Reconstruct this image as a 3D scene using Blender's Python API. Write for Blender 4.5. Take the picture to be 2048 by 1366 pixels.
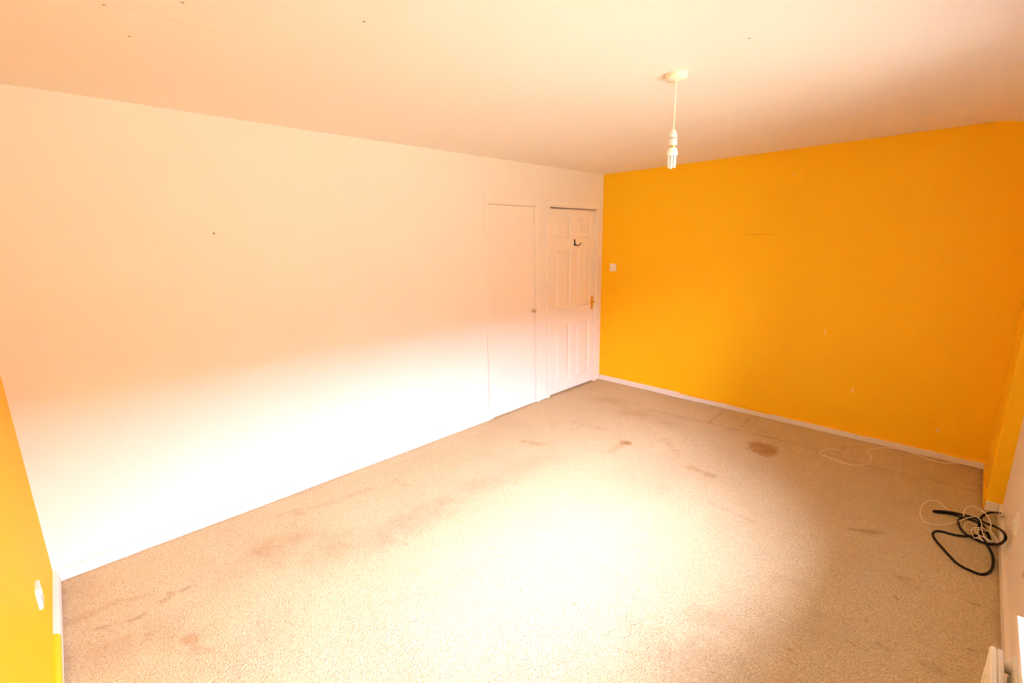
import bpy, bmesh, math, random
import numpy as np
from mathutils import Vector, Matrix

for o in list(bpy.data.objects):
    bpy.data.objects.remove(o)
S = bpy.context.scene
COL = S.collection
PI = math.pi

# ------------------------------------------------------------------ camera
# room frame: x from the white door wall, y towards the orange end wall (y = 0), z up
CAM = np.array([3.1497, -4.588, 1.6812])
YAW, PITCH, ROLL, FPX = -0.7955, 0.2149, -0.018, 916.31
_fw = np.array([math.sin(YAW)*math.cos(PITCH), math.cos(YAW)*math.cos(PITCH), -math.sin(PITCH)])
_rt = np.array([math.cos(YAW), -math.sin(YAW), 0.0])
_up = np.cross(_rt, _fw)
_r2 = math.cos(ROLL)*_rt + math.sin(ROLL)*_up
_u2 = -math.sin(ROLL)*_rt + math.cos(ROLL)*_up
cam = bpy.data.cameras.new('camera')
cam.sensor_width = 36.0
cam.lens = FPX/2048*36
cam.clip_start = 0.02
co = bpy.data.objects.new('camera', cam)
COL.objects.link(co)
co.matrix_world = Matrix(((_r2[0], _u2[0], -_fw[0], CAM[0]), (_r2[1], _u2[1], -_fw[1], CAM[1]),
                          (_r2[2], _u2[2], -_fw[2], CAM[2]), (0, 0, 0, 1)))
S.camera = co

def un(px, py, axis, val):
    """photo pixel -> point on the plane  coordinate[axis] = val"""
    d = _fw + _r2*(px-1024)/FPX - _u2*(py-683)/FPX
    return CAM + d*((val-CAM[axis])/d[axis])

# ------------------------------------------------------------------ sky: overcast daylight
SKY = 43.0
w = bpy.data.worlds.new('overcast_sky')
S.world = w
w.use_nodes = True
nt = w.node_tree
nt.nodes.clear()
out = nt.nodes.new('ShaderNodeOutputWorld')
bg = nt.nodes.new('ShaderNodeBackground')
tc = nt.nodes.new('ShaderNodeTexCoord')
sx = nt.nodes.new('ShaderNodeSeparateXYZ')
mr = nt.nodes.new('ShaderNodeMapRange')          # even bright cloud, a little brighter overhead
mr.inputs['From Min'].default_value = 0.0
mr.inputs['From Max'].default_value = 1.0
mr.inputs['To Min'].default_value = 0.85
mr.inputs['To Max'].default_value = 1.0
mu = nt.nodes.new('ShaderNodeMath')
mu.operation = 'MULTIPLY'
mu.inputs[1].default_value = SKY
bg.inputs['Color'].default_value = (0.90, 0.92, 1.22, 1)
nt.links.new(tc.outputs['Generated'], sx.inputs[0])
nt.links.new(sx.outputs['Z'], mr.inputs['Value'])
nt.links.new(mr.outputs[0], mu.inputs[0])
nt.links.new(mu.outputs[0], bg.inputs['Strength'])
nt.links.new(bg.outputs[0], out.inputs[0])

vs = S.view_settings
vs.view_transform = 'Standard'
vs.look = 'None'
vs.exposure = 0.24
vs.gamma = 1.0
vs.use_curve_mapping = False
S.cycles.max_bounces = 10
S.cycles.diffuse_bounces = 8

# ------------------------------------------------------------------ room measures
LEN = 4.85       # door wall length
W = 3.37         # end wall to the pier
X2 = 3.443       # window wall
PD = 0.692       # pier length along the window wall
H = 2.40
T = 0.14         # wall thickness
WT = 0.16        # window wall thickness
WY0, WY1, WZ0, WZ1 = -4.30, -1.80, 0.72, 2.06     # window opening
D1 = (-1.783, -1.150, 2.022)    # cupboard door opening y0, y1, top
D2 = (-0.945, -0.125, 2.028)    # panelled door opening

# ------------------------------------------------------------------ materials
def newmat(name):
    m = bpy.data.materials.new(name)
    m.use_nodes = True
    n = m.node_tree
    b = n.nodes['Principled BSDF']
    return m, n, b

def plain(name, col, rough=0.5, metal=0.0, bump=0.0, bscale=200.0, var=0.0, vscale=6.0):
    m, n, b = newmat(name)
    b.inputs['Base Color'].default_value = (*col, 1)
    b.inputs['Roughness'].default_value = rough
    b.inputs['Metallic'].default_value = metal
    geo = n.nodes.new('ShaderNodeTexCoord')
    if var:
        nz = n.nodes.new('ShaderNodeTexNoise')
        nz.inputs['Scale'].default_value = vscale
        nz.inputs['Detail'].default_value = 6
        n.links.new(geo.outputs['Object'], nz.inputs['Vector'])
        mx = n.nodes.new('ShaderNodeMix')
        mx.data_type = 'RGBA'
        mx.inputs['A'].default_value = (*[c*(1-var) for c in col], 1)
        mx.inputs['B'].default_value = (*[min(1, c*(1+var)) for c in col], 1)
        n.links.new(nz.outputs['Fac'], mx.inputs['Factor'])
        n.links.new(mx.outputs['Result'], b.inputs['Base Color'])
    if bump:
        nb = n.nodes.new('ShaderNodeTexNoise')
        nb.inputs['Scale'].default_value = bscale
        nb.inputs['Detail'].default_value = 4
        n.links.new(geo.outputs['Object'], nb.inputs['Vector'])
        bp = n.nodes.new('ShaderNodeBump')
        bp.inputs['Strength'].default_value = bump
        bp.inputs['Distance'].default_value = 0.002
        n.links.new(nb.outputs['Fac'], bp.inputs['Height'])
        n.links.new(bp.outputs[0], b.inputs['Normal'])
    return m

WHITE = (0.88, 0.81, 0.72)
ORANGE = (0.92, 0.53, 0.003)

def paint(name, col, rough, marks=(), markcol=(0.4, 0.3, 0.2), bump=0.25, wob=0.0):
    """emulsion on plaster: roller stipple, slight trowel unevenness, and chips at given points (x, y, z, r)"""
    m = plain(name, col, rough, 0, 0, var=0.02, vscale=2.5)
    n = m.node_tree
    b = n.nodes['Principled BSDF']
    tcn = n.nodes.new('ShaderNodeTexCoord')
    n1 = n.nodes.new('ShaderNodeTexNoise'); n1.inputs['Scale'].default_value = 260; n1.inputs['Detail'].default_value = 3
    n2 = n.nodes.new('ShaderNodeTexNoise'); n2.inputs['Scale'].default_value = 5; n2.inputs['Detail'].default_value = 5
    n.links.new(tcn.outputs['Object'], n1.inputs['Vector'])
    n.links.new(tcn.outputs['Object'], n2.inputs['Vector'])
    b.inputs['Specular IOR Level'].default_value = 0.3
    b1 = n.nodes.new('ShaderNodeBump'); b1.inputs['Strength'].default_value = bump; b1.inputs['Distance'].default_value = 0.001
    b2 = n.nodes.new('ShaderNodeBump'); b2.inputs['Strength'].default_value = 0.35; b2.inputs['Distance'].default_value = 0.006
    n.links.new(n1.outputs['Fac'], b1.inputs['Height'])
    n.links.new(n2.outputs['Fac'], b2.inputs['Height'])
    n.links.new(b2.outputs[0], b1.inputs['Normal'])
    n.links.new(b1.outputs[0], b.inputs['Normal'])
    src = b.inputs['Base Color'].links[0].from_socket
    nn = n.nodes.new('ShaderNodeTexNoise'); nn.inputs['Scale'].default_value = 40
    n.links.new(tcn.outputs['Object'], nn.inputs['Vector'])
    for (x, y, z, r, sxy, c) in marks:
        mp = n.nodes.new('ShaderNodeMapping'); mp.vector_type = 'POINT'
        sc = Vector((1/(r*sxy[0]), 1/(r*sxy[1]), 1/(r*sxy[2])))
        mp.inputs['Scale'].default_value = sc
        mp.inputs['Location'].default_value = (-x*sc[0], -y*sc[1], -z*sc[2])
        n.links.new(tcn.outputs['Object'], mp.inputs['Vector'])
        le = n.nodes.new('ShaderNodeVectorMath'); le.operation = 'LENGTH'
        n.links.new(mp.outputs[0], le.inputs[0])
        ad = n.nodes.new('ShaderNodeMath'); ad.operation = 'ADD'
        n.links.new(le.outputs['Value'], ad.inputs[0]); n.links.new(nn.outputs['Fac'], ad.inputs[1])
        rm = n.nodes.new('ShaderNodeMapRange')
        rm.inputs['From Min'].default_value = 1.3; rm.inputs['From Max'].default_value = 1.7
        rm.inputs['To Min'].default_value = c[3]; rm.inputs['To Max'].default_value = 0
        n.links.new(ad.outputs[0], rm.inputs['Value'])
        mx = n.nodes.new('ShaderNodeMix'); mx.data_type = 'RGBA'
        n.links.new(rm.outputs[0], mx.inputs['Factor'])
        n.links.new(src, mx.inputs['A'])
        mx.inputs['B'].default_value = (*c[:3], 1)
        src = mx.outputs['Result']
    n.links.new(src, b.inputs['Base Color'])
    return m

DARK = (0.25, 0.17, 0.10, 0.8)
PALE = (0.95, 0.72, 0.40, 0.8)
LIN = (0.55, 0.18, 0.01, 0.5)
def mk(px, py, ax, v, r, sc, c):
    p = un(px, py, ax, v)
    return (p[0], p[1], p[2], r, sc, c)
M_left = paint('white_emulsion', WHITE, 0.55, [mk(428, 467, 0, 0, 0.006, (1, 1, 1), DARK)])
M_orange = paint('orange_emulsion', ORANGE, 0.5, [
    mk(1875, 861, 1, 0, 0.010, (1, 1, 1), PALE), mk(1650, 665, 1, 0, 0.02, (.2, 1, 1.6), PALE),
    mk(1705, 780, 1, 0, 0.014, (.4, 1, 1.6), PALE), mk(1520, 469, 1, 0, 0.1, (1.2, 1, .03), LIN),
    mk(1213, 711, 1, 0, 0.005, (1, 1, 1), LIN), mk(1585, 350, 1, 0, 0.006, (1, 1, 1), PALE)])
M_front = paint('orange_emulsion_plain', ORANGE, 0.5)
M_ceiling = paint('ceiling_white', (0.87, 0.815, 0.76), 0.7,
    [mk(a, b_, 2, H, 0.005, (1, 1, 1), DARK) for a, b_ in ((208, 9), (258, 73), (365, 4), (728, 43), (1668, 265), (1498, 77), (1573, 250), (1845, 247), (1105, 300))]
    + [mk(350, 41.5, 2, H, 0.006, (.5, 42, 1), (0.62, 0.52, 0.40, 0.35))], bump=0.35)
M_right = paint('window_wall_white', WHITE, 0.5, [mk(2046, 1151, 0, X2, 0.02, (1, .6, 1), DARK)])
M_gloss = plain('white_gloss', (0.89, 0.82, 0.73), 0.32, bump=0.06, bscale=30, var=0.015)
M_door = plain('door_white', (0.89, 0.82, 0.73), 0.4, bump=0.06, bscale=60, var=0.015)
M_screw = plain('aged_bronze_screw', (0.30, 0.19, 0.08), 0.45, 1.0)
M_brass = plain('brass', (0.80, 0.52, 0.14), 0.28, 1.0, var=0.08, vscale=60)
M_chrome = plain('worn_chrome', (0.75, 0.66, 0.58), 0.22, 1.0)
M_black = plain('black_iron', (0.02, 0.012, 0.012), 0.45)
M_cable = plain('black_rubber', (0.004, 0.0035, 0.004), 0.75)
M_wcable = plain('cream_cable', (0.93, 0.87, 0.74), 0.4)
M_plastic = plain('white_plastic', (0.88, 0.84, 0.79), 0.35)
M_cream = plain('aged_cream_plastic', (0.86, 0.78, 0.60), 0.4, var=0.05, vscale=60)
M_tube = plain('lamp_tube_white', (0.92, 0.91, 0.89), 0.25)
M_rad = plain('radiator_enamel', (0.92, 0.88, 0.78), 0.35, bump=0.03, bscale=80, var=0.03)
M_upvc = plain('window_frame_white', (0.88, 0.88, 0.87), 0.35)
M_grass = plain('lawn_ground', (0.17, 0.18, 0.11), 0.95, var=0.2, vscale=3)
M_sock_dark = plain('pin_hole_shade_grey', (0.35, 0.34, 0.33), 0.6)  # darker grey painted on for the shade inside the pin holes

def glass_mat():
    m, n, b = newmat('window_glass')
    n.nodes.remove(b)
    t = n.nodes.new('ShaderNodeBsdfTransparent')
    g = n.nodes.new('ShaderNodeBsdfGlossy'); g.inputs['Roughness'].default_value = 0.02
    mx = n.nodes.new('ShaderNodeMixShader')
    lw = n.nodes.new('ShaderNodeFresnel'); lw.inputs['IOR'].default_value = 1.3
    n.links.new(lw.outputs[0], mx.inputs[0])
    n.links.new(t.outputs[0], mx.inputs[1]); n.links.new(g.outputs[0], mx.inputs[2])
    n.links.new(mx.outputs[0], n.nodes['Material Output'].inputs[0])
    return m
M_glass = glass_mat()

def board_mat(name, axis, x0, zthr, thr_noise):
    """white gloss skirting with orange wall paint slopped over it: beyond x0 along the axis and above zthr"""
    m = plain(name, (0.86, 0.80, 0.74), 0.38, bump=0.06, bscale=40, var=0.03, vscale=8)
    n = m.node_tree
    b = n.nodes['Principled BSDF']
    src = b.inputs['Base Color'].links[0].from_socket
    tcn = n.nodes.new('ShaderNodeTexCoord')
    sp = n.nodes.new('ShaderNodeSeparateXYZ')
    n.links.new(tcn.outputs['Object'], sp.inputs[0])
    nz = n.nodes.new('ShaderNodeTexNoise'); nz.inputs['Scale'].default_value = 7; nz.inputs['Detail'].default_value = 5
    n.links.new(tcn.outputs['Object'], nz.inputs['Vector'])
    a1 = n.nodes.new('ShaderNodeMath'); a1.operation = 'MULTIPLY_ADD'
    a1.inputs[1].default_value = thr_noise
    n.links.new(nz.outputs['Fac'], a1.inputs[0]); n.links.new(sp.outputs['Z'], a1.inputs[2])
    g1 = n.nodes.new('ShaderNodeMath'); g1.operation = 'GREATER_THAN'; g1.inputs[1].default_value = zthr
    n.links.new(a1.outputs[0], g1.inputs[0])
    g2 = n.nodes.new('ShaderNodeMath'); g2.operation = 'GREATER_THAN'; g2.inputs[1].default_value = x0
    n.links.new(sp.outputs[axis], g2.inputs[0])
    mu_ = n.nodes.new('ShaderNodeMath'); mu_.operation = 'MULTIPLY'
    n.links.new(g1.outputs[0], mu_.inputs[0]); n.links.new(g2.outputs[0], mu_.inputs[1])
    mx = n.nodes.new('ShaderNodeMix'); mx.data_type = 'RGBA'
    n.links.new(mu_.outputs[0], mx.inputs['Factor'])
    n.links.new(src, mx.inputs['A'])
    mx.inputs['B'].default_value = (*ORANGE, 1)
    n.links.new(mx.outputs['Result'], b.inputs['Base Color'])
    return m
M_bb_back = board_mat('skirting_back', 'X', 1.05, 0.062, 0.03)
M_bb_front = board_mat('skirting_front', 'X', 0.56, 0.045, 0.02)

# ------------------------------------------------------------------ mesh helpers
def obj(name, bm, mat, parent=None, smooth=False, bevel=0.0, seg=2):
    me = bpy.data.meshes.new(name)
    bmesh.ops.recalc_face_normals(bm, faces=bm.faces)
    bm.to_mesh(me)
    bm.free()
    me.materials.append(mat)
    if smooth:
        for p in me.polygons:
            p.use_smooth = True
    o = bpy.data.objects.new(name, me)
    COL.objects.link(o)
    if parent:
        o.parent = parent
        if parent.type == 'EMPTY':          # meshes are written in room coordinates
            o.location = -Vector(parent.location)
    if bevel:
        md = o.modifiers.new('bevel', 'BEVEL')
        md.width = bevel; md.segments = seg; md.limit_method = 'ANGLE'; md.angle_limit = math.radians(40)
    return o

def root(name, loc):
    o = bpy.data.objects.new(name, None)
    COL.objects.link(o)
    o.location = loc
    o.empty_display_size = 0.05
    return o

def tag(o, label, cat, group=None, kind=None):
    o['label'] = label
    o['category'] = cat
    if group: o['group'] = group
    if kind: o['kind'] = kind
    return o

def box(bm, x0, x1, y0, y1, z0, z1):
    v = [bm.verts.new(p) for p in ((x0, y0, z0), (x1, y0, z0), (x1, y1, z0), (x0, y1, z0),
                                   (x0, y0, z1), (x1, y0, z1), (x1, y1, z1), (x0, y1, z1))]
    for f in ((0, 3, 2, 1), (4, 5, 6, 7), (0, 1, 5, 4), (1, 2, 6, 5), (2, 3, 7, 6), (3, 0, 4, 7)):
        bm.faces.new([v[i] for i in f])
    return bm

def nb(*boxes):
    bm = bmesh.new()
    for b in boxes:
        box(bm, *b)
    return bm

def lathe(bm, prof, origin, axis='Z', seg=32):
    """prof: (radius, height) list, revolved about an axis through origin"""
    rings = []
    for r, h in prof:
        ring = []
        for k in range(seg):
            a = 2*PI*k/seg
            c, s = r*math.cos(a), r*math.sin(a)
            p = {'Z': (c, s, h), 'X': (h, c, s), 'Y': (c, h, s)}[axis]
            ring.append(bm.verts.new((origin[0]+p[0], origin[1]+p[1], origin[2]+p[2])))
        rings.append(ring)
    for a, b in zip(rings, rings[1:]):
        for k in range(seg):
            bm.faces.new((a[k], a[(k+1) % seg], b[(k+1) % seg], b[k]))
    bm.faces.new(rings[0]); bm.faces.new(rings[-1])
    return bm

def catmull(pts, n=8):
    P = [Vector(p) for p in pts]
    P = [P[0]*2-P[1]] + P + [P[-1]*2-P[-2]]
    o = []
    for i in range(1, len(P)-2):
        a, b, c, d = P[i-1:i+3]
        for k in range(n):
            t = k/n
            o.append(0.5*((2*b) + (c-a)*t + (2*a-5*b+4*c-d)*t*t + (3*b-a-3*c+d)*t**3))
    o.append(P[-2])
    return o

def tube(bm, pts, r, seg=8, n=8, smooth=True):
    P = catmull(pts, n) if smooth else [Vector(p) for p in pts]
    t0 = (P[1]-P[0]).normalized()
    nrm = t0.orthogonal().normalized()
    rings = []
    for i, p in enumerate(P):
        t = (P[min(i+1, len(P)-1)]-P[max(i-1, 0)])
        t = t.normalized() if t.length > 1e-9 else t0
        nrm = (nrm - t*nrm.dot(t)).normalized()
        bi = t.cross(nrm)
        rr = r[i*(len(r)-1)//(len(P)-1)] if isinstance(r, (list, tuple)) else r
        rings.append([bm.verts.new(p + (nrm*math.cos(2*PI*k/seg) + bi*math.sin(2*PI*k/seg))*rr) for k in range(seg)])
    for a, b in zip(rings, rings[1:]):
        for k in range(seg):
            bm.faces.new((a[k], a[(k+1) % seg], b[(k+1) % seg], b[k]))
    bm.faces.new(rings[0]); bm.faces.new(rings[-1])
    return bm

def extrude(bm, prof, fn, a, b):
    """closed profile of (u, v) swept from a to b, fn(u, v, t) -> point"""
    A = [bm.verts.new(fn(u, v, a)) for u, v in prof]
    B = [bm.verts.new(fn(u, v, b)) for u, v in prof]
    k = len(prof)
    for i in range(k):
        bm.faces.new((A[i], A[(i+1) % k], B[(i+1) % k], B[i]))
    bm.faces.new(A); bm.faces.new(B)
    return bm

# ------------------------------------------------------------------ numpy value noise
def vnoise(x, y, seed):
    rs = np.random.RandomState(seed)
    g = rs.rand(256, 256)
    xi, yi = np.floor(x).astype(int), np.floor(y).astype(int)
    fx, fy = x-xi, y-yi
    fx, fy = fx*fx*(3-2*fx), fy*fy*(3-2*fy)
    a, b = g[xi % 256, yi % 256], g[(xi+1) % 256, yi % 256]
    c, d = g[xi % 256, (yi+1) % 256], g[(xi+1) % 256, (yi+1) % 256]
    return (a*(1-fx)+b*fx)*(1-fy) + (c*(1-fx)+d*fx)*fy
def fbm(x, y, s, seed, o=4):
    t, a, n = 0, 1.0, 0
    for k in range(o):
        t = t + a*vnoise(x*s+17*k, y*s+31*k, seed+k); n += a
        a *= 0.5; s *= 2.1
    return t/n

def grid_mesh(name, xs, ys, Z, flip=False):
    nx, ny = len(xs), len(ys)
    X, Y = np.meshgrid(xs, ys, indexing='ij')
    V = np.stack([X, Y, Z], -1).reshape(-1, 3)
    i = np.arange(nx*ny).reshape(nx, ny)
    F = np.stack([i[:-1, :-1], i[1:, :-1], i[1:, 1:], i[:-1, 1:]], -1).reshape(-1, 4)
    if flip: F = F[:, ::-1]
    me = bpy.data.meshes.new(name)
    me.vertices.add(len(V)); me.vertices.foreach_set('co', V.ravel())
    me.loops.add(F.size); me.loops.foreach_set('vertex_index', F.ravel().astype(np.int32))
    me.polygons.add(len(F))
    me.polygons.foreach_set('loop_start', np.arange(0, F.size, 4, dtype=np.int32))
    me.polygons.foreach_set('loop_total', np.full(len(F), 4, dtype=np.int32))
    me.polygons.foreach_set('use_smooth', np.ones(len(F), dtype=bool))
    me.update(); me.validate()
    return me, X, Y

# ------------------------------------------------------------------ floor: worn, stained twist-pile carpet
xs = np.arange(-0.06, X2+0.02, 0.0105)
ys = np.arange(-LEN-0.01, 0.02, 0.0105)
XX, YY = np.meshgrid(xs, ys, indexing='ij')
ZZ = (fbm(XX, YY, 3.0, 5, 3)-0.5)*0.006 + (fbm(XX, YY, 40.0, 9, 2)-0.5)*0.003
me, XX, YY = grid_mesh('floor', xs, ys, ZZ)
floor = bpy.data.objects.new('floor', me); COL.objects.link(floor)
tag(floor, 'beige twist-pile carpet with brown stains and worn patches', 'carpet', kind='structure')

soil = np.zeros_like(XX); rust = np.zeros_like(XX)
NA = fbm(XX, YY, 6, 21, 5); NB = fbm(XX, YY, 22, 33, 4); NC = fbm(XX, YY, 1.6, 44, 4); ND = fbm(XX, YY, 55, 71, 3)
def seg_dist(a, b):
    ax, ay = a; bx, by = b
    L2 = (bx-ax)**2+(by-ay)**2+1e-12
    t = np.clip(((XX-ax)*(bx-ax)+(YY-ay)*(by-ay))/L2, 0, 1)
    return np.hypot(XX-ax-t*(bx-ax), YY-ay-t*(by-ay))
def fl(p): q = un(p[0], p[1], 2, 0); return (q[0], q[1])
def streak(pix, wd, amt, chan, rag=1.0):
    P = [fl(p) for p in pix]
    d = np.min([seg_dist(a, b) for a, b in zip(P, P[1:])], axis=0) if len(P) > 1 else np.hypot(XX-P[0][0], YY-P[0][1])
    d = d + (NB-0.5)*wd*2.0*rag + (NA-.5)*wd*1.2*rag
    m = np.clip(1.15-d/wd, 0, 1)
    chan += (0.75 if wd < 0.1 else 1.0)*amt*m*m*(3-2*m)*(0.2+1.6*ND if wd < 0.1 else 0.55+0.9*ND)
def blob(px, py, rx, ry, amt, chan, rot=0.0, hard=1.5):
    cx, cy = fl((px, py))
    c, s = math.cos(rot), math.sin(rot)
    u = ((XX-cx)*c+(YY-cy)*s)/rx; v = (-(XX-cx)*s+(YY-cy)*c)/ry
    d = (np.abs(u)**3+np.abs(v)**3)**(1/3) + (NA-0.5)*0.9 + (NB-0.5)*0.7
    m = np.clip((1.2-d)*hard, 0, 1)
    chan += amt*m*m*(3-2*m)*(0.6+0.8*ND)
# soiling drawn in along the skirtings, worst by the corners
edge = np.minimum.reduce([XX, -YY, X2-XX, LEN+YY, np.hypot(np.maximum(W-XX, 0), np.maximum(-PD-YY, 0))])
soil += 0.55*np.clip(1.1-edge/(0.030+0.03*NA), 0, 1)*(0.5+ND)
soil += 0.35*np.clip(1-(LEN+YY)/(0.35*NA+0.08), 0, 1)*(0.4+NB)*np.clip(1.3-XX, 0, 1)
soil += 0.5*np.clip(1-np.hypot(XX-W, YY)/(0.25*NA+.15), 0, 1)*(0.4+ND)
# broad soft-edged brown patches in a band towards the panelled door
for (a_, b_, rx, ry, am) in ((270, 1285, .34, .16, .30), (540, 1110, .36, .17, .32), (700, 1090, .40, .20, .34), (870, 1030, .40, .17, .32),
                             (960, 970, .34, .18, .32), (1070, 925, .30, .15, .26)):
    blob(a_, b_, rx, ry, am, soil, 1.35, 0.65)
blob(575, 1080, .26, .13, .28, rust, 1.3, 0.65); blob(390, 1275, .16, .09, .22, rust, 1.0, 0.65)
# furniture line parallel to the end wall
streak([(1305, 820), (1360, 833), (1415, 845), (1500, 866), (1560, 880), (1640, 900)], 0.016, 0.45, soil, 0.8)
streak([(1640, 905), (1760, 938), (1860, 958), (1960, 985)], 0.028, 0.25, soil, 0.8)
for a, b in (((1450, 822), (1418, 845)), ((1500, 836), (1485, 852)), ((1690, 893), (1676, 905))):
    streak([a, b], 0.018, 0.35, soil)
# stains
blob(1527, 898, 0.11, 0.12, 0.8, rust, 0.1)
blob(1250, 885, 0.05, 0.05, 0.75, rust, 0.3); streak([(1252, 886), (1218, 904)], 0.05, 0.4, rust)
streak([(1045, 882), (1080, 889), (1110, 884)], 0.035, 0.5, rust)
streak([(1380, 935), (1405, 944), (1425, 953)], 0.035, 0.55, rust)
streak([(1330, 880), (1355, 908)], 0.05, 0.3, rust)
streak([(1150, 845), (1210, 858)], 0.035, 0.35, soil)
blob(1215, 800, .26, .17, .36, rust, .3, 0.65); blob(1275, 828, .28, .16, .40, rust, .2, 0.65); blob(1335, 848, .22, .12, .3, rust, .2, 0.65)
streak([(1700, 1058), (1730, 1063), (1765, 1065)], 0.022, 0.6, soil)
streak([(1420, 1005), (1510, 1045)], 0.02, 0.25, soil)
streak([(340, 1185), (362, 1182), (380, 1172)], 0.018, 0.75, soil); streak([(325, 1205), (345, 1190)], 0.02, 0.5, soil)
streak([(190, 1258), (235, 1248), (290, 1228)], 0.016, 0.6, soil); streak([(195, 1300), (250, 1275), (300, 1268)], 0.016, 0.3, rust)
streak([(150, 1240), (230, 1205), (300, 1190)], 0.03, 0.3, soil)
blob(380, 1280, 0.05, 0.03, 0.35, rust, 0.5); blob(405, 1300, 0.08, 0.03, 0.3, rust, 0.7)
streak([(560, 1030), (640, 1012), (740, 978)], 0.03, 0.25, soil)
streak([(790, 960), (820, 975)], 0.025, 0.3, soil); blob(600, 1028, 0.05, 0.02, 0.3, soil, 0.8)
blob(1410, 1235, 0.10, 0.07, 0.15, soil, 0.4); streak([(1400, 1225), (1380, 1300), (1350, 1350)], 0.12, 0.07, soil, 0.5)
streak([(1300, 1290), (1420, 1330)], 0.12, 0.10, soil)
streak([(1310, 1330), (1480, 1320)], 0.18, 0.08, soil)
streak([(1560, 1160), (1600, 1168)], 0.04, 0.2, soil); streak([(1755, 1285), (1775, 1298)], 0.018, 0.4, soil)
streak([(1800, 1155), (1830, 1163)], 0.012, 0.45, soil); streak([(1780, 1140), (1800, 1155), (1835, 1178)], 0.02, 0.2, soil)
streak([(1919, 1195), (1940, 1204), (1961, 1213)], 0.007, 0.9, soil, 0.5)
streak([(1858, 1172), (1867, 1176)], 0.006, 0.9, soil); streak([(1790, 1192), (1794, 1198)], 0.006, 0.9, soil)
streak([(1786, 1180), (1798, 1181)], 0.005, 0.7, soil)
streak([(1850, 1330), (1890, 1345)], 0.02, 0.35, soil)
for p in ((1463, 1078), (982, 1094), (1147, 1206), (1252, 1232), (1389, 1209), (1579, 1298), (1939, 1298), (517, 1246), (810, 1087), (1040, 1180), (1000, 1110)):
    streak([p, (p[0]+3, p[1]+2)], 0.007, 0.8, soil, 0.3)
soil += np.clip(NC-0.52, 0, 1)*0.5*(0.6+0.6*NB) + np.clip(NA-0.6, 0, 1)*0.4
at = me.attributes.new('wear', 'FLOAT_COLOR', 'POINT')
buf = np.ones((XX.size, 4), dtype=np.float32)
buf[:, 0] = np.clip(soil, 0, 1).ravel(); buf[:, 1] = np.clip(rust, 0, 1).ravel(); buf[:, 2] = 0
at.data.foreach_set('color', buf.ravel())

def carpet():
    m, n, b = newmat('twist_pile_carpet')
    b.inputs['Roughness'].default_value = 0.95
    b.inputs['Specular IOR Level'].default_value = 0.1
    tcn = n.nodes.new('ShaderNodeTexCoord')
    def noise(s, d=3, dist=0.0):
        x = n.nodes.new('ShaderNodeTexNoise')
        x.inputs['Scale'].default_value = s; x.inputs['Detail'].default_value = d; x.inputs['Distortion'].default_value = dist
        n.links.new(tcn.outputs['Object'], x.inputs['Vector'])
        return x
    at_ = n.nodes.new('ShaderNodeAttribute'); at_.attribute_name = 'wear'
    sp = n.nodes.new('ShaderNodeSeparateColor')
    n.links.new(at_.outputs['Color'], sp.inputs[0])
    vo = n.nodes.new('ShaderNodeTexVoronoi'); vo.inputs['Scale'].default_value = 120
    wn = noise(60, 2)
    vm = n.nodes.new('ShaderNodeVectorMath'); vm.operation = 'MULTIPLY_ADD'
    vm.inputs[1].default_value = (0.012, 0.012, 0.012)
    n.links.new(wn.outputs['Color'], vm.inputs[0]); n.links.new(tcn.outputs['Object'], vm.inputs[2])
    n.links.new(vm.outputs[0], vo.inputs['Vector'])
    n1 = noise(170, 4, 1.0)
    # tuft height
    hs = n.nodes.new('ShaderNodeMath'); hs.operation = 'MULTIPLY_ADD'; hs.inputs[1].default_value = -0.9
    n.links.new(vo.outputs['Distance'], hs.inputs[0]); n.links.new(n1.outputs['Fac'], hs.inputs[2])
    bp = n.nodes.new('ShaderNodeBump'); bp.inputs['Strength'].default_value = 0.75; bp.inputs['Distance'].default_value = 0.006
    n.links.new(hs.outputs[0], bp.inputs['Height']); n.links.new(bp.outputs[0], b.inputs['Normal'])
    def mix(fac, a, bb):
        x = n.nodes.new('ShaderNodeMix'); x.data_type = 'RGBA'
        if hasattr(fac, 'links') or hasattr(fac, 'is_linked'): n.links.new(fac, x.inputs['Factor'])
        if isinstance(a, tuple): x.inputs['A'].default_value = (*a, 1)
        else: n.links.new(a, x.inputs['A'])
        if isinstance(bb, tuple): x.inputs['B'].default_value = (*bb, 1)
        else: n.links.new(bb, x.inputs['B'])
        return x.outputs['Result']
    rp = n.nodes.new('ShaderNodeMapRange')
    rp.inputs['From Min'].default_value = 0.3; rp.inputs['From Max'].default_value = 0.72
    n.links.new(n1.outputs['Fac'], rp.inputs['Value'])
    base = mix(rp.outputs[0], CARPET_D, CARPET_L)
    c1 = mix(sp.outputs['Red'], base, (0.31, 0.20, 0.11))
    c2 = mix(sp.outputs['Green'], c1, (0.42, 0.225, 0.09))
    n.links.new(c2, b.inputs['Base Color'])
    return m
CARPET_D = (0.43, 0.325, 0.185)
CARPET_L = (0.88, 0.735, 0.465)
me.materials.append(carpet())

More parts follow.
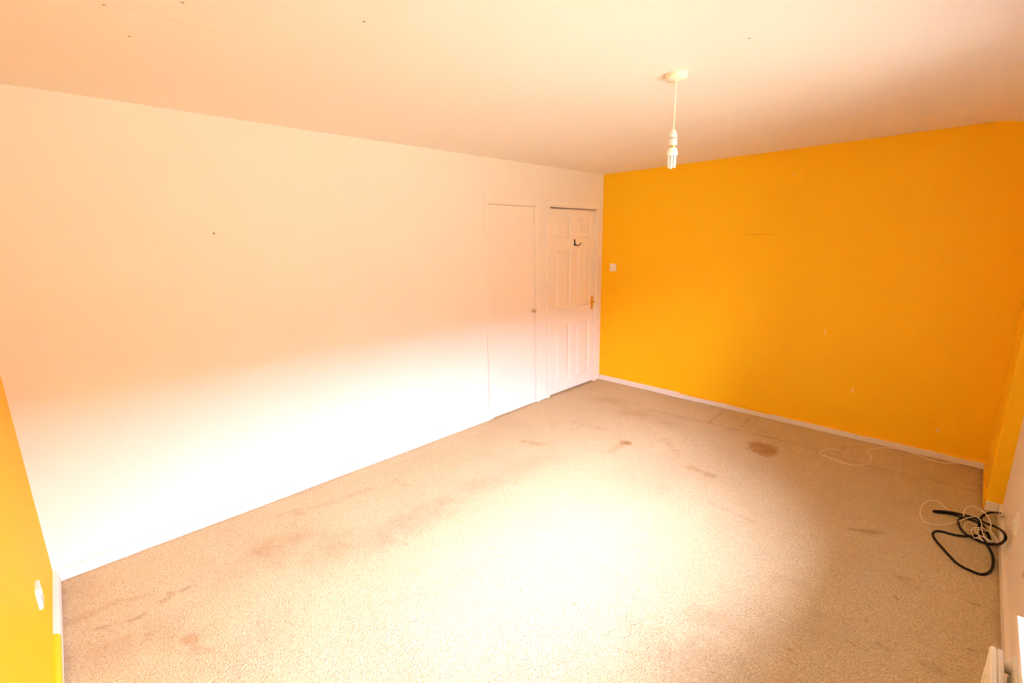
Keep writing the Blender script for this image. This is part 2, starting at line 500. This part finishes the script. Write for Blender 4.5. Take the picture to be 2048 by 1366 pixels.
# ------------------------------------------------------------------ ceiling, slightly uneven, sagging by the pier
xs = np.linspace(-T, X2+0.02, 90); ys = np.linspace(-LEN-0.02, 0.02, 120)
XC, YC = np.meshgrid(xs, ys, indexing='ij')
def sst(a): a = np.clip(a, 0, 1); return a*a*(3-2*a)
ZC = H + (fbm(XC, YC, 1.4, 61, 3)-0.5)*0.006 - 0.05*sst((XC-3.07)/0.3)*sst((YC+0.7)/0.6)
cm, _, _ = grid_mesh('ceiling', xs, ys, ZC, True)
cm.materials.append(M_ceiling)
ceil = bpy.data.objects.new('ceiling', cm); COL.objects.link(ceil)
md = ceil.modifiers.new('solid', 'SOLIDIFY'); md.thickness = -0.12; md.offset = 1
md.offset = -1; md.thickness = 0.12
tag(ceil, 'white painted ceiling with small marks and a hairline crack', 'ceiling', kind='structure')

# ------------------------------------------------------------------ walls
HT = H+0.10
wl = obj('wall_left', nb((-T, 0, -LEN-T, D1[0], -0.1, HT), (-T, 0, D1[1], D2[0], -0.1, HT), (-T, 0, D2[1], T, -0.1, HT),
                         (-T, 0, D1[0], D1[1], D1[2], HT), (-T, 0, D2[0], D2[1], D2[2], HT)), M_left)
tag(wl, 'long white wall with the two white doors', 'wall', kind='structure')
wb = obj('wall_back', nb((0, X2+WT, 0, T, -0.1, HT)), M_orange)
tag(wb, 'orange painted end wall behind the pendant lamp', 'wall', kind='structure')
wf = obj('wall_front', nb((0, X2+WT, -LEN-T, -LEN, -0.1, HT)), M_front)
tag(wf, 'orange painted wall with a single socket beside the long white wall', 'wall', kind='structure')
wr = obj('wall_right', nb((X2, X2+WT, WY1, 0, -0.1, HT), (X2, X2+WT, -LEN, WY0, -0.1, HT),
                          (X2, X2+WT, WY0, WY1, -0.1, WZ0), (X2, X2+WT, WY0, WY1, WZ1, HT)), M_right)
tag(wr, 'white window wall above the coiled cables', 'wall', kind='structure')
wp = obj('wall_pier', nb((W, X2+0.005, -PD, 0.005, -0.05, HT)), M_orange, bevel=0.004)
tag(wp, 'narrow orange pier jutting out beside the white window wall', 'wall', kind='structure')

# ------------------------------------------------------------------ skirtings
def skirt(name, fn, a, b, h, t, mat, label, lip=0.012):
    prof = [(0, -0.02), (t, -0.02), (t, h-lip)]
    for k in range(1, 6):
        q = k/5*PI/2
        prof.append((t-lip+lip*math.cos(q), h-lip+lip*math.sin(q)))
    prof.append((0, h))
    o = obj(name, extrude(bmesh.new(), prof, fn, a, b), mat)
    return tag(o, label, 'skirting board', kind='structure')
skirt('baseboard_left', lambda u, v, t: (u+0.0025, t, v), -LEN+0.012, -1.832, 0.064, 0.018, M_gloss, 'white skirting board along the long white wall')
skirt('baseboard_back', lambda u, v, t: (t, -u, v), 0.0, W, 0.056, 0.018, M_bb_back, 'white skirting board with orange paint over its top edge', 0.006)
skirt('baseboard_front', lambda u, v, t: (t, -LEN+u, v), 0.0, X2, 0.062, 0.022, M_bb_front, 'white skirting board partly daubed orange below the single socket', 0.02)
skirt('baseboard_right', lambda u, v, t: (X2-u, t, v), -LEN+0.02, -PD-0.018, 0.062, 0.016, M_gloss, 'cream skirting board along the window wall by the cables', 0.006)
o = obj('baseboard_pier', nb((W+0.001, X2-0.016, -PD-0.018, -PD, -0.02, 0.055)), M_gloss, bevel=0.003)
tag(o, 'short white skirting board at the foot of the orange pier', 'skirting board', kind='structure')
o = obj('trim_1', nb((W-0.007, W, -PD, -0.018, -0.02, 0.055)), M_orange, bevel=0.002)
tag(o, 'thin orange painted strip at the foot of the pier side', 'trim', kind='structure')

# ------------------------------------------------------------------ doors
def architrave(parent, y0, y1, top, wl_, wr_, wt):
    t = 0.014
    def strip(bm, pts):      # outline extruded in x with a small step
        pass
    obj('architrave', nb((0, t, y0-wl_, y0+0.002, -0.01, top)), M_gloss, parent, bevel=0.004)
    obj('architrave', nb((0, t, y1-0.002, y1+wr_, -0.01, top)), M_gloss, parent, bevel=0.004)
    obj('architrave', nb((0, t, y0-wl_, y1+wr_, top, top+wt)), M_gloss, parent, bevel=0.004)
def lining(parent, y0, y1, top):
    obj('door_lining', nb((-T, 0.004, y0-0.001, y0+0.012, -0.02, top), (-T, 0.004, y1-0.012, y1+0.001, -0.02, top),
                          (-T, 0.004, y0, y1, top-0.012, top+0.001),
                          (-0.075, -0.055, y0+0.01, y0+0.022, -0.02, top-0.01), (-0.075, -0.055, y1-0.022, y1-0.01, -0.02, top-0.01),
                          (-0.075, -0.055, y0+0.01, y1-0.01, top-0.024, top-0.01)), M_gloss, parent)

# cupboard door: flush leaf, round knob
d1 = root('door_1', (0, (D1[0]+D1[1])/2, 0))
tag(d1, 'flush white cupboard door with a small round metal knob', 'door', kind='structure')
architrave(d1, D1[0], D1[1], D1[2], 0.045, 0.045, 0.053)
lining(d1, D1[0], D1[1], D1[2])
obj('door_leaf', nb((-0.044, -0.004, D1[0]+0.0145, D1[1]-0.0155, -0.004, D1[2]-0.0145)), M_door, d1, bevel=0.0025)
kp = un(1066, 622, 0, 0.0)
kn = obj('knob', lathe(bmesh.new(), [(0.001, 0.042), (0.010, 0.0415), (0.0155, 0.038), (0.0165, 0.032), (0.0145, 0.027), (0.008, 0.024),
                                     (0.006, 0.018), (0.006, 0.006)], (-0.006, kp[1], kp[2]), 'X', 24), M_chrome, d1, True)
kn['label'] = 'small round metal knob'
obj('knob_rose', lathe(bmesh.new(), [(0.001, 0.006), (0.014, 0.006), (0.018, 0.003), (0.018, -0.004)], (-0.002, kp[1], kp[2]), 'X', 24), M_chrome, d1, True)

# panelled door
d2 = root('door_2', (0, (D2[0]+D2[1])/2, 0))
tag(d2, 'white six-panel door with a brass lever handle', 'door', kind='structure')
architrave(d2, D2[0], D2[1], D2[2], 0.048, 0.040, 0.050)
lining(d2, D2[0], D2[1], D2[2])
ly0, ly1, lz0, lz1, lx = D2[0]+0.0145, D2[1]-0.0145, 0.012, D2[2]-0.024, -0.006
pan = [(-0.830, -0.582, 1.708, 1.907), (-0.470, -0.222, 1.708, 1.907),
       (-0.830, -0.582, 0.945, 1.588), (-0.470, -0.222, 0.945, 1.588),
       (-0.830, -0.582, 0.120, 0.778), (-0.470, -0.222, 0.120, 0.778)]
bm = bmesh.new()
yc = [ly0, -0.830, -0.582, -0.470, -0.222, ly1]
zc = [lz0, 0.120, 0.778, 0.945, 1.588, 1.708, 1.907, lz1]
for i in range(5):
    for k in range(7):
        if i in (1, 3) and k in (1, 3, 5):
            continue
        v = [bm.verts.new((lx, y, z)) for y, z in ((yc[i], zc[k]), (yc[i+1], zc[k]), (yc[i+1], zc[k+1]), (yc[i], zc[k+1]))]
        bm.faces.new(v)
bmesh.ops.remove_doubles(bm, verts=bm.verts, dist=1e-5)
box(bm, lx-0.036, lx-0.012, ly0, ly1, lz0, lz1)
box(bm, lx-0.02, lx, ly0, ly0+0.001, lz0, lz1); box(bm, lx-0.02, lx, ly1-0.001, ly1, lz0, lz1)
box(bm, lx-0.02, lx, ly0, ly1, lz0, lz0+0.001); box(bm, lx-0.02, lx, ly0, ly1, lz1-0.001, lz1)
obj('door_leaf', bm, M_door, d2)
for (a, b, c, d) in pan:
    bm = bmesh.new()
    rings = []
    for ins, dep in ((0, 0), (0.003, -0.002), (0.009, -0.0115), (0.018, -0.0118), (0.022, -0.010), (0.052, 0.000), (0.054, 0.000)):
        rings.append([bm.verts.new((lx+dep, y, z)) for y, z in ((a+ins, c+ins), (b-ins, c+ins), (b-ins, d-ins), (a+ins, d-ins))])
    for r0, r1 in zip(rings, rings[1:]):
        for k in range(4):
            bm.faces.new((r0[k], r0[(k+1) % 4], r1[(k+1) % 4], r1[k]))
    bm.faces.new(rings[-1])
    obj('panel', bm, M_door, d2)
hp = un(1187, 603, 0, 0.0)
hy, hz = -0.176, hp[2]
bm = nb((lx-0.001, lx+0.004, hy-0.020, hy+0.020, hz-0.085, hz+0.065))
bk = obj('handle_plate', bm, M_brass, d2, bevel=0.002)
for dy, dz in ((-.01, .055), (.01, .055), (-.01, -.075), (.01, -.075)):
    obj('screw', lathe(bmesh.new(), [(0.0015, 0.0052), (0.004, 0.0045), (0.004, 0.003)], (lx, hy+dy, hz+dz), 'X', 10), M_screw, bk)
bm = lathe(bmesh.new(), [(0.001, 0.012), (0.012, 0.012), (0.013, 0.003)], (lx, hy, hz), 'X', 20)
tube(bm, [(lx+0.004, hy, hz), (lx+0.03, hy, hz), (lx+0.042, hy-0.006, hz), (lx+0.046, hy-0.03, hz-0.002), (lx+0.046, hy-0.07, hz-0.004), (lx+0.044, hy-0.10, hz+0.002)],
     [0.009, 0.008, 0.008, 0.007, 0.0075, 0.006], 10)
lv = obj('lever_handle', bm, M_brass, d2, True)
lv['label'] = 'brass lever handle'

# back of the door recesses
o = obj('wall_recess', nb((-T-0.03, -T, D1[0]-0.1, D2[1]+0.1, -0.1, HT), (-T, 0.0, D1[0], D1[1], -0.1, -0.022), (-T, 0.0, D2[0], D2[1], -0.1, -0.022)), M_right)
tag(o, 'plain wall behind the gap over the panelled door', 'wall', kind='structure')

# black double coat hook on the panelled door
hk = un(1149, 485, 0, lx)
r = root('coat_hook', (lx, hk[1], hk[2]))
tag(r, 'small black metal coat hook screwed to the six-panel door', 'hook')
obj('hook_plate', nb((lx-0.001, lx+0.005, hk[1]-0.010, hk[1]+0.010, hk[2]-0.030, hk[2]+0.034)), M_black, r, bevel=0.003)
obj('hook_arm', tube(bmesh.new(), [(lx+0.004, hk[1], hk[2]-0.008), (lx+0.018, hk[1]+0.004, hk[2]-0.026), (lx+0.038, hk[1]+0.012, hk[2]-0.034),
                                   (lx+0.058, hk[1]+0.022, hk[2]-0.024), (lx+0.066, hk[1]+0.026, hk[2]-0.004)], [0.006, 0.0055, 0.005, 0.005, 0.006], 8), M_black, r, True)
obj('hook_tip', tube(bmesh.new(), [(lx+0.004, hk[1]-0.002, hk[2]-0.018), (lx+0.010, hk[1]-0.012, hk[2]-0.030), (lx+0.016, hk[1]-0.022, hk[2]-0.034)], 0.005, 8), M_black, r, True)

# ------------------------------------------------------------------ pendant lamp
PX, PY = 2.0696, -2.4694
p = root('pendant_light', (PX, PY, H))
tag(p, 'bare white compact fluorescent bulb hanging on a cord from a ceiling rose', 'pendant light')
obj('ceiling_rose', lathe(bmesh.new(), [(0.001, 2.367), (0.010, 2.367), (0.012, 2.372), (0.034, 2.3725), (0.042, 2.375), (0.047, 2.385), (0.0495, 2.397), (0.0495, 2.405)],
                          (PX, PY, 0), 'Z', 40), M_cream, p, True)
obj('cord', tube(bmesh.new(), [(PX, PY, 2.375), (PX+0.001, PY, 2.32), (PX-0.0012, PY+0.001, 2.24), (PX, PY, 2.160)], 0.0034, 8), M_cream, p, True)
lh = obj('lamp_holder', lathe(bmesh.new(), [(0.006, 2.169), (0.010, 2.167), (0.015, 2.155), (0.018, 2.142), (0.0188, 2.1355), (0.0140, 2.1352), (0.0140, 2.1303), (0.0192, 2.130), (0.0195, 2.102),
                                       (0.018, 2.0995), (0.012, 2.0995)], (PX, PY, 0), 'Z', 32), M_plastic, p, True)
obj('holder_ring', lathe(bmesh.new(), [(0.0140, 2.1356), (0.0140, 2.1300)], (PX, PY, 0), 'Z', 32), M_plastic, lh)
bl = obj('bulb_base', lathe(bmesh.new(), [(0.012, 2.092), (0.016, 2.0905), (0.020, 2.085), (0.0245, 2.070), (0.0252, 2.057), (0.022, 2.0555), (0.001, 2.0555)],
                            (PX, PY, 0), 'Z', 32), M_tube, p, True)
obj('bulb_cap', lathe(bmesh.new(), [(0.0145, 2.104), (0.0145, 2.099), (0.0155, 2.0985), (0.0145, 2.096), (0.0145, 2.090)], (PX, PY, 0), 'Z', 24), M_brass, bl, True)
for k in range(3):
    a = 0.35 + k*2*PI/3
    c, s = math.cos(a), math.sin(a)
    cx, cy = PX+0.0125*c, PY+0.0125*s
    u = (-s*0.0075, c*0.0075)
    obj('lamp_tube', tube(bmesh.new(), [(cx+u[0], cy+u[1], 2.058), (cx+u[0], cy+u[1], 2.015), (cx+u[0]*.8, cy+u[1]*.8, 2.008), (cx, cy, 2.006), (cx-u[0]*.8, cy-u[1]*.8, 2.008),
                                        (cx-u[0], cy-u[1], 2.015), (cx-u[0], cy-u[1], 2.058)], 0.0056, 10, 5), M_tube, bl, True)

# ------------------------------------------------------------------ light switch on the orange wall
swx, swz = 0.160, 1.368
s = root('light_switch', (swx, 0, swz))
tag(s, 'small square white light switch on the orange wall', 'switch')
pl = obj('switch_plate', nb((swx-0.043, swx+0.043, -0.009, 0.001, swz-0.043, swz+0.043)), M_plastic, s, bevel=0.003)
obj('rocker', nb((swx-0.011, swx+0.011, -0.014, -0.007, swz-0.018, swz+0.018)), M_plastic, s, bevel=0.003)
for dx in (-0.030, 0.030):
    obj('screw', lathe(bmesh.new(), [(0.001, -0.0100), (0.0036, -0.0095), (0.0036, -0.008)], (swx+dx, 0, swz), 'Y', 10), M_chrome, pl)

# ------------------------------------------------------------------ single wall sockets
def socket(name, fn, loc, label, group=None):
    """fn(u, v, d): along the wall, up, out of the wall"""
    r_ = root(name, loc)
    tag(r_, label, 'socket')
    def bx(u0, u1, v0, v1, d0, d1):
        a, b = fn(u0, v0, d0), fn(u1, v1, d1)
        return (min(a[0], b[0]), max(a[0], b[0]), min(a[1], b[1]), max(a[1], b[1]), min(a[2], b[2]), max(a[2], b[2]))
    pl_ = obj('socket_plate', nb(bx(-.043, .043, -.043, .043, -.001, .012)), M_plastic, r_, bevel=0.003)
    obj('switch_rocker', nb(bx(0.010, 0.026, .012, .034, .010, .018)), M_plastic, r_, bevel=0.002)
    for (a, b, c, d) in ((-.004, .004, .004, .014), (-.017, -.008, -.012, -.007), (.008, .017, -.012, -.007)):
        obj('pin_hole', nb(bx(a, b, c, d, .0105, .0124)), M_sock_dark, pl_)
    for uu in (-.032, .032):
        obj('screw', nb(bx(uu-.003, uu+.003, -.003, .003, .0105, .0126)), M_chrome, pl_)
    return r_
SX, SZ = 0.682, 0.333
socket('wall_socket', lambda u, v, d: (SX+u, -LEN+d, SZ+v), (SX, -LEN, SZ), 'white single power socket low on the orange wall near the long white wall')
SY, SZ2 = -1.495, 0.312
socket('wall_socket', lambda u, v, d: (X2-d, SY-u, SZ2+v), (X2, SY, SZ2), 'white single power socket on the window wall above the coiled cables')

# ------------------------------------------------------------------ cables
def zp(x, y): return (1840+x*208/1421, 980+y*200/1366)
def fpt(px, py, z):
    q = un(px, py, 2, z)
    if q[0] > X2-0.024:
        q = un(px, py, 0, X2-0.024)
    return (q[0], q[1], max(q[2], z))
BR = 0.0062
blk = [(1112, 322, .05), (1040, 308, .05), (960, 310, .03), (880, 335, .012), (825, 390, .010), (808, 460, .016), (818, 540, .020), (840, 620, .026), (880, 690, .022), (930, 770, .010),
       (980, 860, .007), (1000, 940, .007), (995, 1040, .007), (960, 1110, .007), (880, 1150, .007), (800, 1145, .007), (700, 1105, .007), (600, 1060, .007),
       (510, 1005, .007), (430, 930, .007), (330, 820, .007), (230, 705, .007), (180, 630, .007), (182, 585, .007), (230, 562, .007), (320, 572, .007), (420, 600, .007),
       (530, 622, .007), (640, 632, .010), (740, 630, .010), (810, 608, .008), (860, 560, .008), (862, 500, .008), (825, 450, .008), (740, 418, .008), (640, 390, .008), (570, 372, .008),
       (480, 341, .008), (400, 324, .008), (300, 311, .008), (205, 300, .008), (186, 294, .012), (205, 287, .018), (300, 291, .020), (420, 302, .021), (540, 328, .021),
       (640, 354, .022), (760, 384, .024), (830, 420, .034), (900, 458, .05), (1000, 490, .06), (1090, 535, .06), (1150, 590, .06), (1170, 650, .06), (1140, 705, .05),
       (1080, 738, .03), (1000, 745, .014), (900, 728, .008), (800, 695, .008), (710, 650, .022), (630, 605, .022), (565, 540, .012), (525, 460, .010), (530, 412, .010), (590, 388, .022),
       (700, 400, .022), (800, 445, .022), (880, 510, .012), (925, 590, .008), (955, 680, .008)]
pts = [fpt(*zp(x, y), z) for x, y, z in blk]
bc = root('black_cable', (pts[0][0], pts[0][1], 0))
tag(bc, 'thick black cable looped on the carpet by the window wall', 'cable')
obj('cable', tube(bmesh.new(), pts, BR, 8, 6), M_cable, bc, True)
a, b = Vector(pts[0]), Vector(pts[0])+Vector((0.014, 0.03, -0.002))
e = un(2004, 1029.5, 0, X2-0.006)
obj('cable_plug', tube(bmesh.new(), [pts[0], [(pts[0][i]+e[i])/2 for i in range(3)], list(e)], 0.0085, 10, 4), M_cream, bc, True)
wh = [(415, 298, .004), (350, 250, .004), (290, 190, .004), (210, 150, .004), (120, 150, .004), (40, 200, .004), (5, 280, .004), (10, 360, .004), (50, 420, .004), (120, 460, .004), (200, 480, .004),
      (300, 485, .004), (400, 468, .004), (500, 440, .008), (580, 405, .03), (660, 380, .036), (740, 365, .034), (800, 385, .044), (840, 450, .048), (848, 540, .04), (865, 610, .04), (910, 675, .03), (960, 712, .03),
      (1000, 700, .02), (985, 640, .012), (920, 560, .012), (840, 500, .014), (740, 470, .010), (650, 440, .006), (608, 480, .005), (618, 530, .005), (680, 550, .005), (800, 540, .03), (870, 555, .035), (950, 575, .02), (1010, 640, .014),
      (1045, 720, .010), (960, 690, .036), (860, 640, .040), (780, 600, .030), (750, 540, .014), (780, 508, .012), (800, 540, .03), (790, 600, .03), (840, 670, .032), (870, 700, .03),
      (800, 650, .032), (740, 655, .030), (712, 600, .012), (706, 545, .010), (740, 512, .010), (840, 520, .034), (920, 550, .04), (980, 600, .03), (1030, 660, .02), (1062, 716, .012),
      (1040, 650, .03), (990, 590, .05), (962, 540, .06), (968, 470, .07), (950, 410, .08), (910, 340, .08), (850, 285, .08), (770, 236, .07), (700, 220, .06), (635, 243, .05), (600, 300, .04), (597, 356, .034)]
pts = [fpt(*zp(x, y), z) for x, y, z in wh]
o = obj('white_cable', tube(bmesh.new(), pts, 0.0026, 6, 6), M_wcable, None, True)
tag(o, 'thin white cable tangled in loops under the thick black cable', 'cable')
def z7(x, y): return (1500+x*548/2048, 780+y*240/897)
wc = [(1722, 590), (1690, 572), (1640, 562), (1560, 547), (1440, 546), (1370, 531), (1280, 497), (1180, 460), (1060, 436), (960, 433), (895, 445), (880, 462), (905, 495), (905, 525), (870, 555), (780, 565), (690, 545), (600, 510),
      (533, 484), (528, 464), (575, 443), (640, 447), (690, 462)]
pts = []
for x, y in wc:
    q = un(*z7(x, y), 2, 0.005)
    pts.append((min(q[0], W-0.012), min(q[1], -0.024), 0.0055))
o = obj('floor_cable', tube(bmesh.new(), pts, 0.0027, 6, 6), M_wcable, None, True)
tag(o, 'thin white cable trailing along the orange wall and curling on the carpet', 'cable')
pts = []
for x, y in ((820, 345), (880, 352), (940, 364), (975, 390), (988, 410), (985, 424)):
    q = un(*z7(x, y), 1, -0.021); pts.append((q[0], q[1], max(q[2], .004)))
o = obj('wall_cable', tube(bmesh.new(), pts, 0.0022, 6, 6), M_wcable, None, True)
tag(o, 'short thin cable bending down over the skirting of the orange wall', 'cable')

# ------------------------------------------------------------------ radiator under the window
RY0, RY1, RZ0, RZ1 = -4.50, -2.995, 0.14, 0.62
rad = root('radiator', (X2-0.1, (RY0+RY1)/2, 0))
tag(rad, 'cream double-panel radiator below the window sill', 'radiator')
def rpanel(xo):
    """one pressed steel panel: outer skin at xo-0.011 .. xo+0.011, centre seam groove along the top"""
    prof = [(-.013, RZ0+.01), (-.013, RZ1-.008), (-.012, RZ1-.003), (-.010, RZ1), (-.0025, RZ1), (-.0012, RZ1-.001), (-.0008, RZ1-.006), (.0008, RZ1-.006),
            (.0012, RZ1-.001), (.0025, RZ1+.001), (.010, RZ1), (.012, RZ1-.003), (.013, RZ1-.008), (.013, RZ0+.01), (.005, RZ0), (-.005, RZ0)]
    bm_ = extrude(bmesh.new(), prof, lambda u, v, t: (xo+u, t, v), RY0, RY1)
    k = RY0+0.05
    while k < RY1-0.04:           # vertical water-way flutes
        box(bm_, xo-.0165, xo-.012, k, k+0.028, RZ0+.05, RZ1-.05)
        box(bm_, xo+.012, xo+.0165, k, k+0.028, RZ0+.05, RZ1-.05)
        k += 0.05
    return bm_
xf, xr = X2-0.126, X2-0.085
obj('front_panel', rpanel(xf), M_rad, rad, bevel=0.002)
obj('rear_panel', rpanel(xr), M_rad, rad, bevel=0.002)
for yy in (RY1-0.022, RY0+0.022):
    for zz in (RZ1-0.028, RZ0+0.03):
        obj('connector', lathe(bmesh.new(), [(0.013, xf+.006), (0.015, xf+.012), (0.015, xr-.012), (0.013, xr-.006)], (0, yy, zz), 'X', 20), M_rad, rad, True)
for yy in (RY1-0.25, RY0+0.25):
    obj('bracket', nb((xr+.010, X2, yy-.015, yy+.015, RZ0+.08, RZ1-.08)), M_rad, rad, bevel=0.002)
obj('valve', tube(bmesh.new(), [((xf+xr)/2, RY1-0.022, RZ0+.03), ((xf+xr)/2, RY1+0.02, RZ0+.03), ((xf+xr)/2, RY1+0.035, RZ0), ((xf+xr)/2, RY1+0.035, -0.004)], 0.008, 10, 5), M_chrome, rad, True)

sh = root('radiator_shelf', (X2, -3.7, 0.69))
tag(sh, 'white painted shelf board fixed to the wall above the radiator', 'shelf')
obj('shelf_board', nb((X2-0.104, X2, -4.50, -2.957, 0.690, 0.712)), M_gloss, sh, bevel=0.004, seg=3)
for yy in (-3.4, -4.2):
    obj('shelf_bracket', nb((X2-0.08, X2, yy-.01, yy+.01, 0.682, 0.691), (X2-0.01, X2, yy-.01, yy+.01, 0.62, 0.69)), M_gloss, sh)
# ------------------------------------------------------------------ window
win = root('window_1', (X2+0.16, (WY0+WY1)/2, WZ0))
tag(win, 'white framed window over the radiator', 'window', kind='structure')
fx0, fx1 = X2+0.05, X2+0.11
ft = 0.05
obj('window_frame', nb((fx0, fx1, WY0, WY0+ft, WZ0, WZ1), (fx0, fx1, WY1-ft, WY1, WZ0, WZ1), (fx0, fx1, WY0+ft, WY1-ft, WZ0, WZ0+ft),
                       (fx0, fx1, WY0+ft, WY1-ft, WZ1-ft, WZ1)), M_upvc, win, bevel=0.004)
yq = [WY0+(WY1-WY0)*k/3 for k in (1, 2)]
for ym in yq:
    obj('mullion', nb((fx0, fx1, ym-0.03, ym+0.03, WZ0+ft, WZ1-ft)), M_upvc, win, bevel=0.004)
for a, b in ((WY0+ft, yq[0]-0.03), (yq[0]+0.03, yq[1]-0.03), (yq[1]+0.03, WY1-ft)):
    obj('pane', nb((fx0+0.025, fx0+0.031, a-0.004, b+0.004, WZ0+ft-0.004, WZ1-ft+0.004)), M_glass, win)
obj('window_sill', nb((X2-0.004, fx0+0.005, WY0-0.002, WY1+0.002, WZ0-0.022, WZ0+0.002)), M_gloss, win, bevel=0.008, seg=3)

# ------------------------------------------------------------------ outside: lawn and an unseen house row added to block low sky
HX = X2+WT+14.0
M_brick = plain('red_brick', (0.24, 0.12, 0.07), 0.9, var=0.15, vscale=4)
M_tile = plain('roof_tile', (0.16, 0.11, 0.09), 0.9, var=0.15, vscale=6)
M_pane = plain('far_pane', (0.05, 0.06, 0.07), 0.08)
hs_ = root('added_house_row', (HX, -3, -0.3))
tag(hs_, 'unseen brick house row with a pitched roof, added outside to block low sky', 'house', kind='structure')
obj('house_wall', nb((HX, HX+8, -33, 27, -0.4, 4.7)), M_brick, hs_)
obj('roof', extrude(bmesh.new(), [(-0.4, 4.6), (8.4, 4.6), (4.0, 7.2)], lambda u, v, t: (HX+u, t, v), -33.3, 27.3), M_tile, hs_)
for k in range(10):
    for z0 in (0.6, 3.0):
        wy = -31+k*6.0
        fr = obj('house_window', nb((HX-0.03, HX+0.05, wy, wy+1.6, z0, z0+1.2)), M_upvc, hs_)
        for q in (0, 1):
            obj('pane', nb((HX-0.036, HX-0.02, wy+0.08+q*0.76, wy+0.76+q*0.76, z0+0.08, z0+1.12)), M_pane, fr)
o = obj('ground', nb((X2+WT, X2+60, -45, 40, -0.6, -0.3)), M_grass)
tag(o, 'grassy ground outside the window', 'ground', kind='structure')
